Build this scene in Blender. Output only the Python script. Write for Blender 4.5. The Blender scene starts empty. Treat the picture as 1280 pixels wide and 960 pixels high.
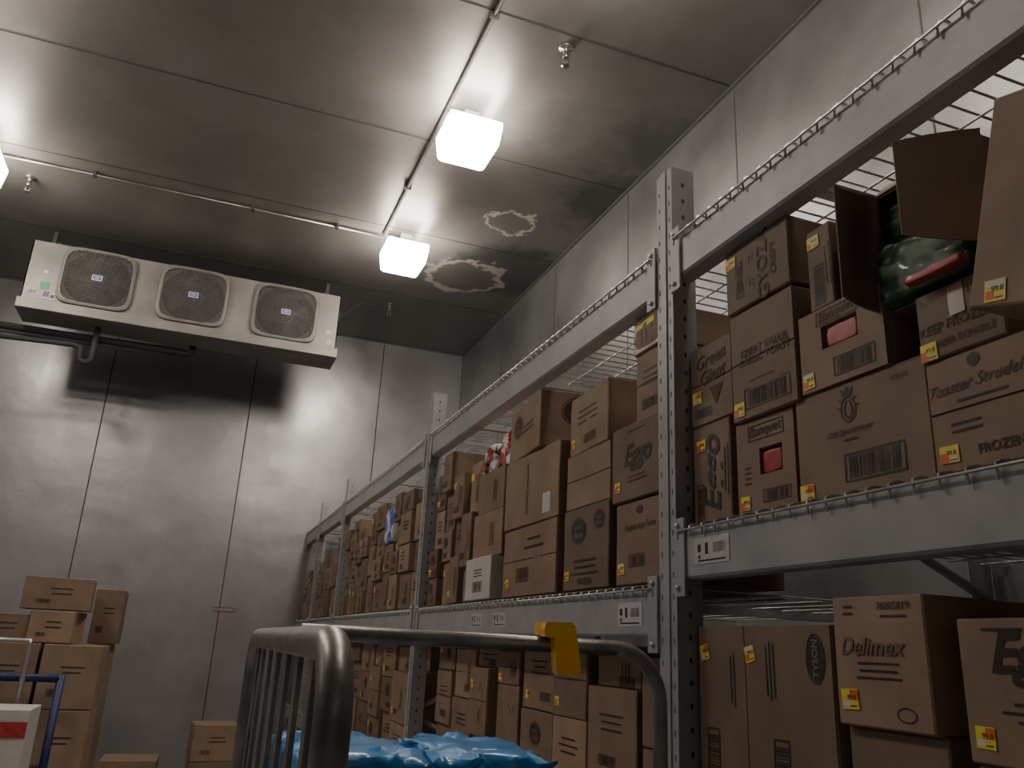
import bpy, bmesh, math, random
from mathutils import Vector, Matrix, Euler, noise
random.seed(11)
scene=bpy.context.scene
COL=scene.collection

# ------------------------------------------------------------------ materials
def newmat(name):
    m=bpy.data.materials.new(name); m.use_nodes=True
    nt=m.node_tree; b=nt.nodes['Principled BSDF']
    return m,nt,b
def N(nt,t,**kw):
    n=nt.nodes.new(t)
    for k,v in kw.items(): setattr(n,k,v)
    return n
def simple(name,col,rough=.5,metal=0.,var=.12,scale=18.,bump=0.,bscale=80.,trans=0.,coat=0.):
    m,nt,b=newmat(name)
    tc=N(nt,'ShaderNodeTexCoord')
    nz=N(nt,'ShaderNodeTexNoise'); nz.inputs['Scale'].default_value=scale; nz.inputs['Detail'].default_value=4
    nt.links.new(tc.outputs['Object'],nz.inputs['Vector'])
    cr=N(nt,'ShaderNodeValToRGB')
    cr.color_ramp.elements[0].position=.3; cr.color_ramp.elements[1].position=.7
    cr.color_ramp.elements[0].color=[c*(1-var) for c in col]+[1]
    cr.color_ramp.elements[1].color=[min(1,c*(1+var)) for c in col]+[1]
    nt.links.new(nz.outputs['Fac'],cr.inputs['Fac'])
    nt.links.new(cr.outputs['Color'],b.inputs['Base Color'])
    b.inputs['Roughness'].default_value=rough; b.inputs['Metallic'].default_value=metal
    if coat: b.inputs['Coat Weight'].default_value=coat
    if trans: b.inputs['Transmission Weight'].default_value=trans
    if bump:
        n2=N(nt,'ShaderNodeTexNoise'); n2.inputs['Scale'].default_value=bscale; n2.inputs['Detail'].default_value=3
        nt.links.new(tc.outputs['Object'],n2.inputs['Vector'])
        bp=N(nt,'ShaderNodeBump'); bp.inputs['Strength'].default_value=bump; bp.inputs['Distance'].default_value=.01
        nt.links.new(n2.outputs['Fac'],bp.inputs['Height']); nt.links.new(bp.outputs['Normal'],b.inputs['Normal'])
    return m

def cardboard(name,col):
    m,nt,b=newmat(name)
    tc=N(nt,'ShaderNodeTexCoord'); oi=N(nt,'ShaderNodeObjectInfo')
    nz=N(nt,'ShaderNodeTexNoise'); nz.inputs['Scale'].default_value=7; nz.inputs['Detail'].default_value=6
    nt.links.new(tc.outputs['Object'],nz.inputs['Vector'])
    cr=N(nt,'ShaderNodeValToRGB')
    cr.color_ramp.elements[0].position=.3; cr.color_ramp.elements[1].position=.72
    cr.color_ramp.elements[0].color=[c*.8 for c in col]+[1]
    cr.color_ramp.elements[1].color=[c*1.12 for c in col]+[1]
    nt.links.new(nz.outputs['Fac'],cr.inputs['Fac'])
    hs=N(nt,'ShaderNodeHueSaturation')
    mr=N(nt,'ShaderNodeMapRange'); mr.inputs['To Min'].default_value=.7; mr.inputs['To Max'].default_value=1.18
    nt.links.new(oi.outputs['Random'],mr.inputs['Value'])
    nt.links.new(mr.outputs['Result'],hs.inputs['Value'])
    nt.links.new(cr.outputs['Color'],hs.inputs['Color'])
    nt.links.new(hs.outputs['Color'],b.inputs['Base Color'])
    b.inputs['Roughness'].default_value=.66
    bp=N(nt,'ShaderNodeBump'); bp.inputs['Strength'].default_value=.4; bp.inputs['Distance'].default_value=.012
    nt.links.new(nz.outputs['Fac'],bp.inputs['Height']); nt.links.new(bp.outputs['Normal'],b.inputs['Normal'])
    return m

def panelmetal(name,c0,c1,metal,r0,r1,bump,patches=(),darks=(),big=.12,bigs=2.,mott=.12):
    m,nt,b=newmat(name)
    L=nt.links
    tc=N(nt,'ShaderNodeTexCoord')
    nz=N(nt,'ShaderNodeTexNoise'); nz.inputs['Scale'].default_value=.9; nz.inputs['Detail'].default_value=4; nz.inputs['Roughness'].default_value=.5
    L.new(tc.outputs['Object'],nz.inputs['Vector'])
    cr=N(nt,'ShaderNodeValToRGB'); cr.color_ramp.elements[0].position=.3; cr.color_ramp.elements[1].position=.7
    cr.color_ramp.elements[0].color=list(c0)+[1]; cr.color_ramp.elements[1].color=list(c1)+[1]
    L.new(nz.outputs['Fac'],cr.inputs['Fac'])
    col=cr.outputs['Color']
    n6=N(nt,'ShaderNodeTexNoise'); n6.inputs['Scale'].default_value=5; n6.inputs['Detail'].default_value=6; n6.inputs['Roughness'].default_value=.6
    L.new(tc.outputs['Object'],n6.inputs['Vector'])
    mm=N(nt,'ShaderNodeMapRange'); mm.inputs['From Min'].default_value=.3; mm.inputs['From Max'].default_value=.7; mm.inputs['To Min'].default_value=1-mott; mm.inputs['To Max'].default_value=1+mott
    L.new(n6.outputs['Fac'],mm.inputs['Value'])
    hs=N(nt,'ShaderNodeHueSaturation'); L.new(mm.outputs['Result'],hs.inputs['Value']); L.new(col,hs.inputs['Color']); col=hs.outputs['Color']
    n2=N(nt,'ShaderNodeTexNoise'); n2.inputs['Scale'].default_value=2.2; n2.inputs['Detail'].default_value=5
    L.new(tc.outputs['Object'],n2.inputs['Vector'])
    rr=N(nt,'ShaderNodeMapRange'); rr.inputs['To Min'].default_value=r0; rr.inputs['To Max'].default_value=r1
    rr.inputs['From Min'].default_value=.3; rr.inputs['From Max'].default_value=.7
    L.new(n2.outputs['Fac'],rr.inputs['Value']); L.new(rr.outputs['Result'],b.inputs['Roughness'])
    def mask(c,r,amp,sc,soft):
        vm=N(nt,'ShaderNodeVectorMath',operation='DISTANCE'); vm.inputs[1].default_value=c
        L.new(tc.outputs['Object'],vm.inputs[0])
        n3=N(nt,'ShaderNodeTexNoise'); n3.inputs['Scale'].default_value=sc; n3.inputs['Detail'].default_value=7; n3.inputs['Roughness'].default_value=.62
        L.new(tc.outputs['Object'],n3.inputs['Vector'])
        ma=N(nt,'ShaderNodeMath',operation='MULTIPLY_ADD'); ma.inputs[1].default_value=amp
        L.new(n3.outputs['Fac'],ma.inputs[0]); L.new(vm.outputs['Value'],ma.inputs[2])
        mp=N(nt,'ShaderNodeMapRange'); mp.inputs['From Min'].default_value=r+amp*.5+soft; mp.inputs['From Max'].default_value=r+amp*.5
        L.new(ma.outputs[0],mp.inputs['Value'])
        return mp.outputs['Result']
    def mixc(a,fac,colr,amt=1.):
        if amt<1:
            sc=N(nt,'ShaderNodeMath',operation='MULTIPLY'); sc.inputs[1].default_value=amt; L.new(fac,sc.inputs[0]); fac=sc.outputs[0]
        mx=N(nt,'ShaderNodeMix',data_type='RGBA'); L.new(fac,mx.inputs[0]); L.new(a,mx.inputs[6]); mx.inputs[7].default_value=list(colr)+[1]
        return mx.outputs[2]
    met=None
    for c,r,amp,cl,amt in darks:
        col=mixc(col,mask(c,r,amp,4.,.25),cl,amt)
    for c,r,edge,inner,wd,inamt in patches:
        mo=mask(c,r,.42,7.,.012); mi_=mask(c,r-wd,.42,7.,.025)
        base=col
        col=mixc(col,mo,edge,.7)
        mx=N(nt,'ShaderNodeMix',data_type='RGBA'); L.new(mi_,mx.inputs[0]); L.new(col,mx.inputs[6])
        L.new(mixc(base,mi_,inner,inamt),mx.inputs[7]); col=mx.outputs[2]
        s=N(nt,'ShaderNodeMath',operation='MULTIPLY_ADD'); s.inputs[1].default_value=-.8; L.new(mo,s.inputs[0])
        if met is None: s.inputs[2].default_value=1
        else: L.new(met,s.inputs[2])
        s2=N(nt,'ShaderNodeMath',operation='MULTIPLY_ADD'); s2.inputs[1].default_value=.7; L.new(mi_,s2.inputs[0]); L.new(s.outputs[0],s2.inputs[2])
        s2.use_clamp=True; met=s2.outputs[0]
    L.new(col,b.inputs['Base Color'])
    b.inputs['Metallic'].default_value=metal
    if met is not None:
        s=N(nt,'ShaderNodeMath',operation='MULTIPLY'); s.inputs[1].default_value=metal; L.new(met,s.inputs[0]); L.new(s.outputs[0],b.inputs['Metallic'])
    n5=N(nt,'ShaderNodeTexNoise'); n5.inputs['Scale'].default_value=38; n5.inputs['Detail'].default_value=3
    L.new(tc.outputs['Object'],n5.inputs['Vector'])
    n4=N(nt,'ShaderNodeTexNoise'); n4.inputs['Scale'].default_value=bigs; n4.inputs['Detail'].default_value=3
    L.new(tc.outputs['Object'],n4.inputs['Vector'])
    bp=N(nt,'ShaderNodeBump'); bp.inputs['Strength'].default_value=bump; bp.inputs['Distance'].default_value=.004
    L.new(n5.outputs['Fac'],bp.inputs['Height'])
    bp2=N(nt,'ShaderNodeBump'); bp2.inputs['Strength'].default_value=big; bp2.inputs['Distance'].default_value=.03
    L.new(n4.outputs['Fac'],bp2.inputs['Height']); L.new(bp.outputs['Normal'],bp2.inputs['Normal'])
    L.new(bp2.outputs['Normal'],b.inputs['Normal'])
    return m

def emis(name,col,s):
    m,nt,b=newmat(name)
    b.inputs['Base Color'].default_value=(.9,.9,.9,1)
    b.inputs['Emission Color'].default_value=list(col)+[1]; b.inputs['Emission Strength'].default_value=s
    return m

M={}
M['card']=cardboard('cardboard',(.24,.163,.110))
M['card2']=cardboard('cardboard_light',(.29,.20,.137))
M['cardshade']=simple('cardboard_inside_shade',(.09,.055,.035),.8)  # darkened card: shade of box interiors and openings put into the colour
M['flapshade']=simple('cardboard_flap_shade',(.14,.09,.06),.8)  # darker copy of card; shade on the far flap's inner side painted in
M['gap']=simple('shadow_gap',(.05,.03,.018),.9)
M['ink']=simple('printing_ink',(.04,.025,.018),.6,var=.2)
M['inkl']=simple('printing_ink_light',(.11,.062,.04),.6,var=.2)
M['paper']=simple('paper_label',(.50,.485,.47),.6,var=.05)
M['tape']=simple('clear_tape',(.36,.28,.21),.2,var=.05,coat=.6)
M['yellow']=simple('label_yellow',(.80,.66,.06),.5,var=.04)
M['orange']=simple('label_orange',(.75,.13,.03),.5,var=.04)
M['black']=simple('label_black',(.02,.02,.02),.5)
M['white']=simple('white_print',(.62,.62,.60),.5,var=.04)
M['red']=simple('red_film',(.38,.03,.035),.4,var=.3,scale=40,coat=.2)
M['green']=simple('green_film',(.02,.075,.028),.5,var=.5,scale=25,coat=.12,bump=.3,bscale=30)
M['blue']=simple('blue_film',(.02,.2,.5),.32,var=.4,scale=14,coat=.35,bump=.6,bscale=14)
M['bluepaint']=simple('blue_paint',(.012,.022,.10),.45)
M['rack']=simple('grey_rack_paint',(.345,.345,.355),.42,metal=.12,var=.12,scale=9)
M['slot']=simple('slot_dark',(.06,.06,.06),.8)
M['wire']=simple('zinc_wire',(.5,.5,.5),.35,metal=.8)
M['steel']=simple('cart_steel',(.25,.24,.23),.38,metal=.7,var=.3,scale=14,bump=.15,bscale=20)
M['hous']=simple('grey_beige_enamel',(.24,.23,.205),.45,metal=.1,var=.22,scale=3.5)
M['shroud']=simple('shroud_grey',(.19,.185,.17),.5,metal=.05,var=.15,scale=6)
M['fixw']=simple('fixture_white',(.8,.79,.77),.45,var=.03)
M['dark']=simple('dark_void',(.03,.03,.03),.7)
M['blade']=simple('fan_blade',(.09,.09,.095),.4,metal=.5)
M['guard']=simple('guard_wire',(.15,.147,.14),.55,metal=.1)
M['conduit']=simple('conduit',(.085,.08,.075),.6,metal=.1)
M['hang']=simple('dark_hanger',(.05,.05,.05),.6)
M['foam']=simple('pipe_insulation',(.035,.035,.035),.8,bump=.3)
M['clip']=simple('yellow_plastic',(.85,.45,.02),.35,var=.05,coat=.3)
M['brass']=simple('sprinkler_metal',(.35,.33,.3),.3,metal=.9)
M['greenl']=simple('green_sticker',(.03,.35,.1),.5)
M['purple']=simple('purple_sticker',(.12,.03,.25),.5)
M['bluel']=simple('blue_sticker',(.05,.12,.5),.5)
M['rubber']=simple('caster_rubber',(.04,.04,.04),.7)
M['seam']=simple('panel_seam',(.055,.053,.05),.7)
M['trim']=simple('cove_trim',(.2,.2,.2),.5,metal=.3)
M['lens']=emis('lamp_glass',(1.,.90,.78),46)
M['floor']=simple('concrete_floor',(.4,.39,.38),.6,var=.2,scale=2,bump=.2)
CZ=4.90; XW=2.686; YB=9.17; XL=-3.5; YF=-3.6
M['ceil']=panelmetal('ceiling_metal',(.21,.20,.188),(.30,.289,.275),.5,.33,.43,.06,
    patches=(((2.04,5.80,CZ),.20,(.72,.68,.60),(.22,.21,.20),.045,.2),((2.02,6.98,CZ),.38,(.48,.45,.39),(.20,.19,.18),.08,.7)),
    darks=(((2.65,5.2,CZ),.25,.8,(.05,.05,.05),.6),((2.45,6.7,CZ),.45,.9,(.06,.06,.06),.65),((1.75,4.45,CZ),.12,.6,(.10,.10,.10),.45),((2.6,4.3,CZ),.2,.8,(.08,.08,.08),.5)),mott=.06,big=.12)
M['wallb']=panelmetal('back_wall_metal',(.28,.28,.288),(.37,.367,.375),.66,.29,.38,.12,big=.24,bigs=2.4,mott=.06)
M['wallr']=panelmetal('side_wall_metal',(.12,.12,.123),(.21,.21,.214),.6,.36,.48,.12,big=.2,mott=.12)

# ------------------------------------------------------------------ mesh builder
class MB:
    def __init__(s): s.v=[]; s.f=[]; s.m=[]; s.mats=[]; s.sm=[]
    def mi(s,k):
        if k not in s.mats: s.mats.append(k)
        return s.mats.index(k)
    def add(s,vs,fs,k,smooth=False):
        o=len(s.v); s.v+= [tuple(v) for v in vs]; i=s.mi(k)
        for f in fs: s.f.append([a+o for a in f]); s.m.append(i); s.sm.append(smooth)
    def box(s,x0,x1,y0,y1,z0,z1,k,bev=0.):
        if bev:
            bm=bmesh.new(); bmesh.ops.create_cube(bm,size=1)
            for v in bm.verts: v.co=Vector(((x0+x1)/2+v.co.x*(x1-x0),(y0+y1)/2+v.co.y*(y1-y0),(z0+z1)/2+v.co.z*(z1-z0)))
            bmesh.ops.bevel(bm,geom=bm.edges[:],offset=bev,segments=2,affect='EDGES',profile=.6)
            bm.verts.index_update()
            s.add([v.co[:] for v in bm.verts],[[v.index for v in f.verts] for f in bm.faces],k); bm.free()
        else:
            s.add([(x0,y0,z0),(x1,y0,z0),(x1,y1,z0),(x0,y1,z0),(x0,y0,z1),(x1,y0,z1),(x1,y1,z1),(x0,y1,z1)],
              [(0,3,2,1),(4,5,6,7),(0,1,5,4),(1,2,6,5),(2,3,7,6),(3,0,4,7)],k)
    def sbox(s,x0,x1,y0,y1,z0,z1,k,bev=0.,n=5):
        bm=bmesh.new(); bmesh.ops.create_cube(bm,size=1)
        for v in bm.verts: v.co=Vector(((x0+x1)/2+v.co.x*(x1-x0),(y0+y1)/2+v.co.y*(y1-y0),(z0+z1)/2+v.co.z*(z1-z0)))
        for ax,(a,b) in enumerate(((x0,x1),(y0,y1),(z0,z1))):
            if b-a<.02: continue
            for i in range(1,n):
                p=[0,0,0]; p[ax]=a+(b-a)*i/n; q=[0,0,0]; q[ax]=1
                bmesh.ops.bisect_plane(bm,geom=bm.verts[:]+bm.edges[:]+bm.faces[:],plane_co=p,plane_no=q)
        if bev:
            eds=[e for e in bm.edges if len(e.link_faces)==2 and e.calc_face_angle(0)>1]
            bmesh.ops.bevel(bm,geom=eds,offset=bev,segments=1,affect='EDGES')
        bm.verts.index_update()
        s.add([v.co[:] for v in bm.verts],[[v.index for v in f.verts] for f in bm.faces],k); bm.free()
    def tube(s,pts,r,k,n=8,cap=True):
        pts=[Vector(p) for p in pts]; rings=[]; 
        t=(pts[1]-pts[0]).normalized()
        a=t.orthogonal().normalized()
        for i,p in enumerate(pts):
            if i==0: tt=pts[1]-pts[0]
            elif i==len(pts)-1: tt=pts[-1]-pts[-2]
            else: tt=(pts[i+1]-p).normalized()+(p-pts[i-1]).normalized()
            tt.normalize()
            a=(a-tt*a.dot(tt)).normalized(); b=tt.cross(a)
            rings.append([p+(a*math.cos(2*math.pi*j/n)+b*math.sin(2*math.pi*j/n))*r for j in range(n)])
        vs=[v for g in rings for v in g]; fs=[]
        for i in range(len(rings)-1):
            for j in range(n): fs.append((i*n+j,i*n+(j+1)%n,(i+1)*n+(j+1)%n,(i+1)*n+j))
        if cap: fs.append(tuple(range(n))[::-1]); fs.append(tuple((len(rings)-1)*n+j for j in range(n)))
        s.add(vs,fs,k,True)
    def lathe(s,prof,c,k,n=20,axis='Z'):
        vs=[];fs=[]
        for r,h in prof:
            for j in range(n):
                a=2*math.pi*j/n; x,y=r*math.cos(a),r*math.sin(a)
                if axis=='Z': vs.append((c[0]+x,c[1]+y,c[2]+h))
                elif axis=='Y': vs.append((c[0]+x,c[1]+h,c[2]+y))
                else: vs.append((c[0]+h,c[1]+x,c[2]+y))
        for i in range(len(prof)-1):
            for j in range(n): fs.append((i*n+j,i*n+(j+1)%n,(i+1)*n+(j+1)%n,(i+1)*n+j))
        s.add(vs,fs,k,True)
    def obj(s,name,parent=None,loc=(0,0,0),rot=(0,0,0),**props):
        me=bpy.data.meshes.new(name); me.from_pydata(s.v,[],s.f)
        for k in s.mats: me.materials.append(M[k])
        me.polygons.foreach_set('material_index',s.m); me.polygons.foreach_set('use_smooth',s.sm)
        bm=bmesh.new(); bm.from_mesh(me); bmesh.ops.recalc_face_normals(bm,faces=bm.faces); bm.to_mesh(me); bm.free()
        me.update()
        o=bpy.data.objects.new(name,me); o.location=loc; o.rotation_euler=rot
        COL.objects.link(o)
        if parent: o.parent=parent
        for a,b in props.items(): o[a]=b
        return o
def empty(name,loc=(0,0,0),rot=(0,0,0),**props):
    o=bpy.data.objects.new(name,None); o.location=loc; o.rotation_euler=rot; o.empty_display_size=.1
    COL.objects.link(o)
    for a,b in props.items(): o[a]=b
    return o
def arc(c,r,a0,a1,ax1,ax2,n=8):
    c=Vector(c);ax1=Vector(ax1);ax2=Vector(ax2)
    return [c+ax1*(r*math.cos(a0+(a1-a0)*i/n))+ax2*(r*math.sin(a0+(a1-a0)*i/n)) for i in range(n+1)]

# ------------------------------------------------------------------ text
_tc={}
def text2d(body,size,shear=0.,bold=0.):
    key=(body,shear,bold)
    if key not in _tc:
        cu=bpy.data.curves.new('t','FONT'); cu.body=body; cu.size=1; cu.shear=shear; cu.offset=bold; cu.resolution_u=3
        cu.align_x='CENTER'; cu.space_line=.85
        ob=bpy.data.objects.new('t',cu); COL.objects.link(ob)
        dg=bpy.context.evaluated_depsgraph_get()
        me=bpy.data.meshes.new_from_object(ob.evaluated_get(dg))
        vs=[(v.co.x,v.co.y) for v in me.vertices]; fs=[list(p.vertices) for p in me.polygons]
        if vs:
            cx=(min(v[0] for v in vs)+max(v[0] for v in vs))/2; cy=(min(v[1] for v in vs)+max(v[1] for v in vs))/2
            vs=[(a-cx,b-cy) for a,b in vs]
        _tc[key]=(vs,fs)
        bpy.data.objects.remove(ob); bpy.data.curves.remove(cu); bpy.data.meshes.remove(me)
    vs,fs=_tc[key]
    return [(a*size,b*size) for a,b in vs],fs

class Decal:
    def __init__(s,mb,O,U,V): s.mb=mb; s.O=Vector(O); s.U=Vector(U); s.V=Vector(V); s.n=s.U.cross(s.V)
    def put(s,p2,fs,k,cu,cv,rot=0,lift=0):
        c,sn=math.cos(rot),math.sin(rot)
        s.mb.add([s.O+s.U*(cu+a*c-b*sn)+s.V*(cv+a*sn+b*c)+s.n*lift for a,b in p2],fs,k)
    def text(s,t,cu,cv,size,rot=0,shear=0,bold=0,k='ink',lift=.0004):
        v,f=text2d(t,size,shear,bold); s.put(v,f,k,cu,cv,rot,lift)
    def rect(s,cu,cv,w,h,k='ink',rot=0,lift=0):
        s.put([(-w/2,-h/2),(w/2,-h/2),(w/2,h/2),(-w/2,h/2)],[(0,1,2,3)],k,cu,cv,rot,lift)
    def frame(s,cu,cv,w,h,t,k='ink',rot=0):
        a,b=w/2,h/2
        s.put([(-a,-b),(a,-b),(a,b),(-a,b),(-a+t,-b+t),(a-t,-b+t),(a-t,b-t),(-a+t,b-t)],[(0,1,5,4),(1,2,6,5),(2,3,7,6),(3,0,4,7)],k,cu,cv,rot)
    def barcode(s,cu,cv,w,h,k='ink',rot=0,frame=True,seed=1):
        rg=random.Random(seed); c,sn=math.cos(rot),math.sin(rot)
        if frame: s.frame(cu,cv,w,h,h*.07,k,rot)
        x=-w*.42
        while x<w*.42:
            b=w*rg.choice([.012,.02,.034]); 
            s.put([(x,-h*.38),(x+b,-h*.38),(x+b,h*.38),(x,h*.38)],[(0,1,2,3)],k,cu,cv,rot)
            x+=b+w*rg.choice([.012,.02,.03])
    def oval(s,cu,cv,a,b,k='ink',rot=0,lift=0,n=24):
        s.put([(a*math.cos(2*math.pi*i/n),b*math.sin(2*math.pi*i/n)) for i in range(n)],[list(range(n))],k,cu,cv,rot,lift)
    def ring(s,cu,cv,a,b,t,k='ink',rot=0,n=24):
        p=[(a*math.cos(2*math.pi*i/n),b*math.sin(2*math.pi*i/n)) for i in range(n)]+[((a-t)*math.cos(2*math.pi*i/n),(b-t)*math.sin(2*math.pi*i/n)) for i in range(n)]
        s.put(p,[(i,(i+1)%n,n+(i+1)%n,n+i) for i in range(n)],k,cu,cv,rot)

# ------------------------------------------------------------------ cartons
_cs=[100]
def carton(xf,y0,y1,z0,z1,d=.36,style='top',marks=None,side=None,price=None,rz=None,rx=0,ry=0,mat='card',label=None,group='cartons on the storage rack',window=None,name='cardboard_carton'):
    w=y1-y0; h=z1-z0
    if rz is None: rz=random.uniform(-.02,.02)
    mb=MB(); hx,hy=d/2,w/2
    t=.002
    _cs[0]+=1; rg=random.Random(_cs[0])
    Ax=rg.uniform(-.006,.005); Ay=rg.uniform(-.006,.001); off=Vector((rg.uniform(0,50),rg.uniform(0,50),0))
    def warp(vs):
        out=[]
        for x,y,z in vs:
            cy=max(0,math.cos(math.pi*max(-.5,min(.5,y/w)))); cz=max(0,math.sin(math.pi*max(0,min(1,z/h)))); cx=max(0,math.cos(math.pi*max(-.5,min(.5,x/d))))
            nn=noise.noise(Vector((y*9,z*9,x*3))+off)*.0045
            fx=max(-1,min(1,x/hx)); fy=max(-1,min(1,y/hy))
            out.append((x+fx*(Ax*cy*cz)+abs(fx)*nn*.8*cz, y+fy*(Ay*cx*cz)+nn*.6*cz, z))
        return out
    if window:
        wu,wv,ww,wh=window
        mb.box(-hx+.02,hx,-hy,hy,0,h,mat,.003)
        yc=-wu
        X0,X1=-hx,-hx+.02
        mb.box(X0,X1,-hy,hy,0,wv-wh/2,mat); mb.box(X0,X1,-hy,hy,wv+wh/2,h,mat)
        mb.box(X0,X1,-hy,yc-ww/2,wv-wh/2,wv+wh/2,mat); mb.box(X0,X1,yc+ww/2,hy,wv-wh/2,wv+wh/2,mat)
        mb.box(X1-.001,X1+.0005,yc-ww/2,yc+ww/2,wv-wh/2,wv+wh/2,'cardshade')  # dark sheet paints the shade inside the cut-out
        warp=lambda v:v
    else:
        mb.sbox(-hx,hx,-hy,hy,0,h,mat,.003)
    if style=='top':
        g=.003
        mb.box(-hx+t,-g/2,-hy+t,hy-t,h,h+t,mat); mb.box(g/2,hx-t,-hy+t,hy-t,h,h+t,mat)
        mb.box(-.024,.024,-hy+t,hy-t,h+t,h+t+.0005,'tape')
        mb.box(-.024,.024,-hy-.0012,-hy,h-min(.05,h*.3),h,'tape')
    elif style=='front':
        s0=h*.52
        mb.sbox(-hx-t,-hx,-hy+t,hy-t,t,s0-.002,mat,n=6); mb.sbox(-hx-t,-hx,-hy+t,hy-t,s0+.002,h-t,mat,n=6)
        mb.sbox(-hx-.0005,-hx,-hy+t,hy-t,s0-.002,s0+.002,'gap',n=6)
        mb.box(-hx,hx*.2,-hy+t,hy-t,h,h+.0006,mat)
    elif style=='vfront':
        mb.sbox(-hx-t,-hx,-hy+t,.045,t,h-t,mat,n=6); mb.sbox(-hx-t,-hx,.048,hy-t,t,h-t,mat,n=6)
        mb.sbox(-hx-.0005,-hx,.045,.048,t,h-t,'gap',n=6)
    loc=(xf+hx,(y0+y1)/2,z0+.0005)
    mb.v=warp(mb.v)
    o=mb.obj(name,loc=loc,rot=(rx,ry,rz))
    o['label']=label or 'brown corrugated carton with dark printing on a rack shelf'
    o['category']='cardboard box'; o['group']=group
    fo=-hx-(t if 'front' in style else 0)-.0012
    if marks:
        pm=MB(); D=Decal(pm,(fo,0,0),(0,-1,0),(0,0,1)); marks(D,w,h)
        if pm.v: pm.v=warp(pm.v); pm.obj('printed_marking',parent=o)
    if side:
        pm=MB()
        so=-hy-.0012
        D2=Decal(pm,(0,so,0),(1,0,0),(0,0,1)); side(D2,d,h)
        pm.v=warp(pm.v); pm.obj('printed_marking',parent=o)
    if price:
        for pr in (price if isinstance(price,list) else [price]):
            pm=MB(); D=Decal(pm,(fo-.0008,0,0),(0,-1,0),(0,0,1))
            cu,cv=pr[0]*w,pr[1]*h; r=(pr[2] if len(pr)>2 else 0)+rg.uniform(-.08,.08)
            W,H=rg.uniform(.032,.042),rg.uniform(.028,.034)
            c,s=math.cos(r),math.sin(r)
            def at(a,b): return cu+a*W*c-b*H*s, cv+a*W*s+b*H*c
            D.rect(cu,cv,W,H,'yellow',r)
            v=rg.random()
            if v<.5:
                D.rect(*at(-.27,-.2),W*.44,H*.55,'orange',r,.0004); D.rect(*at(.2,-.3),W*.45,H*.22,'white',r,.0004)
            elif v<.8:
                D.rect(*at(.25,.2),W*.46,H*.5,'orange',r,.0004); D.rect(*at(-.22,-.22),W*.42,H*.3,'white',r,.0004)
            else:
                D.rect(*at(0,.3),W*.9,H*.28,'white',r,.0004); D.rect(*at(-.25,-.2),W*.36,H*.4,'orange',r,.0004)
            D.text('99.8',*at(.12,.08),H*.36,r,0,.01,'black',.0006)
            D.rect(*at(.2,-.34),W*.4,H*.06,'black',r,.0007)
            pm.v=warp(pm.v); pm.obj('price_label',parent=o)
    return o
H2=math.pi/2
def m_lines(D,cu,cv,w,n,rot=0,gap=.012,h=.004,seed=3):
    rg=random.Random(seed)
    for i in range(n):
        ww=w*rg.uniform(.6,1); c,s=math.cos(rot),math.sin(rot)
        D.rect(cu+s*i*gap,cv-c*i*gap,ww,h,'ink',rot)
def great_value(D,cu,cv,s,rot=0):
    D.oval(cu,cv,s,s*.72,'ink',rot); D.ring(cu,cv,s*1.12,s*.84,s*.05,'ink',rot)
    c,sn=math.cos(rot),math.sin(rot)
    D.text('GREAT',cu-sn*s*.2,cv+c*s*.2,s*.36,rot,0,.01,'card2',.0008)
    D.text('Value',cu+sn*s*.25,cv-c*s*.25,s*.62,rot,.2,.01,'card2',.0008)

XF=1.135
DK=1.805
def mk(D,w,h):
    D.text('Eggo',w*.08,h*.5,.10,H2,.35,.022); D.barcode(-w*.3,h*.22,.09,.03,rot=H2); m_lines(D,w*.36,h*.5,.15,2,H2)
carton(XF,1.585,1.742,DK,2.050,d=.3,marks=mk,price=(-.25,.8),label='tall narrow brown carton with large sideways brand lettering')
def mk(D,w,h):
    D.text('Green\nGiant',w*.02,h*.7,.050,.06,.35,.012); D.barcode(-w*.2,h*.15,.07,.022)
    D.put([(-.03,.05),(.0,.0),(.03,.05)],[(0,1,2)],'cardshade',w*.1,h*.2)  # dark triangle paints the shaded notch of the flap
carton(XF,1.565,1.742,2.054,2.262,d=.3,style='front',marks=mk,price=(-.35,.36),label='brown carton with two-line brand lettering and torn lower flap')
def mk(D,w,h):
    D.frame(w*.03,h*.86,w*.62,h*.17,.003); D.text('Banquet',w*.03,h*.86,.033,.02,.15,.012); D.barcode(w*.18,h*.17,.09,.028); m_lines(D,-w*.3,h*.5,.03,4)
carton(XF,1.365,1.56,DK,2.018,d=.32,style='none',marks=mk,price=(-.36,.13),window=(.02,.115,.075,.06),label='brown display carton with cut-out window showing red packages')
def mk(D,w,h):
    D.text('GREAT VALUE\nGARLIC TOAST',w*.05,h*.55,.026,0,0,.012); D.barcode(w*.06,h*.17,.16,.05); m_lines(D,0,h*.32,.12,1)
carton(XF-.01,1.325,1.552,2.022,2.285,d=.34,style='front',marks=mk,price=(-.38,.1),label='brown carton with two-line bold product name')
def mk(D,w,h):
    D.text('GYOZA',w*.12,h*.5,.050,H2,0,.018); D.text('CRISPY',w*.28,h*.5,.026,H2,0,.01); D.barcode(-w*.25,h*.45,.09,.03,rot=H2); m_lines(D,-w*.08,h*.5,.11,2,H2)
carton(XF-.015,1.325,1.558,2.293,2.456,d=.3,style='top',marks=mk,price=(-.40,.80),label='brown carton with sideways lettering, topmost in its stack')
def mk(D,w,h):
    D.frame(-w*.02,h*.87,w*.5,h*.18,.003); D.text('Banquet',-w*.02,h*.87,.030,0.03,.15,.012); D.barcode(w*.15,h*.2,.11,.04)
carton(XF-.005,1.09,1.32,2.03,2.20,d=.34,style='none',marks=mk,price=(-.40,.14),window=(.0,.105,.10,.05),mat='card2',label='torn-open brown carton with red packages behind its window')
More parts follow.
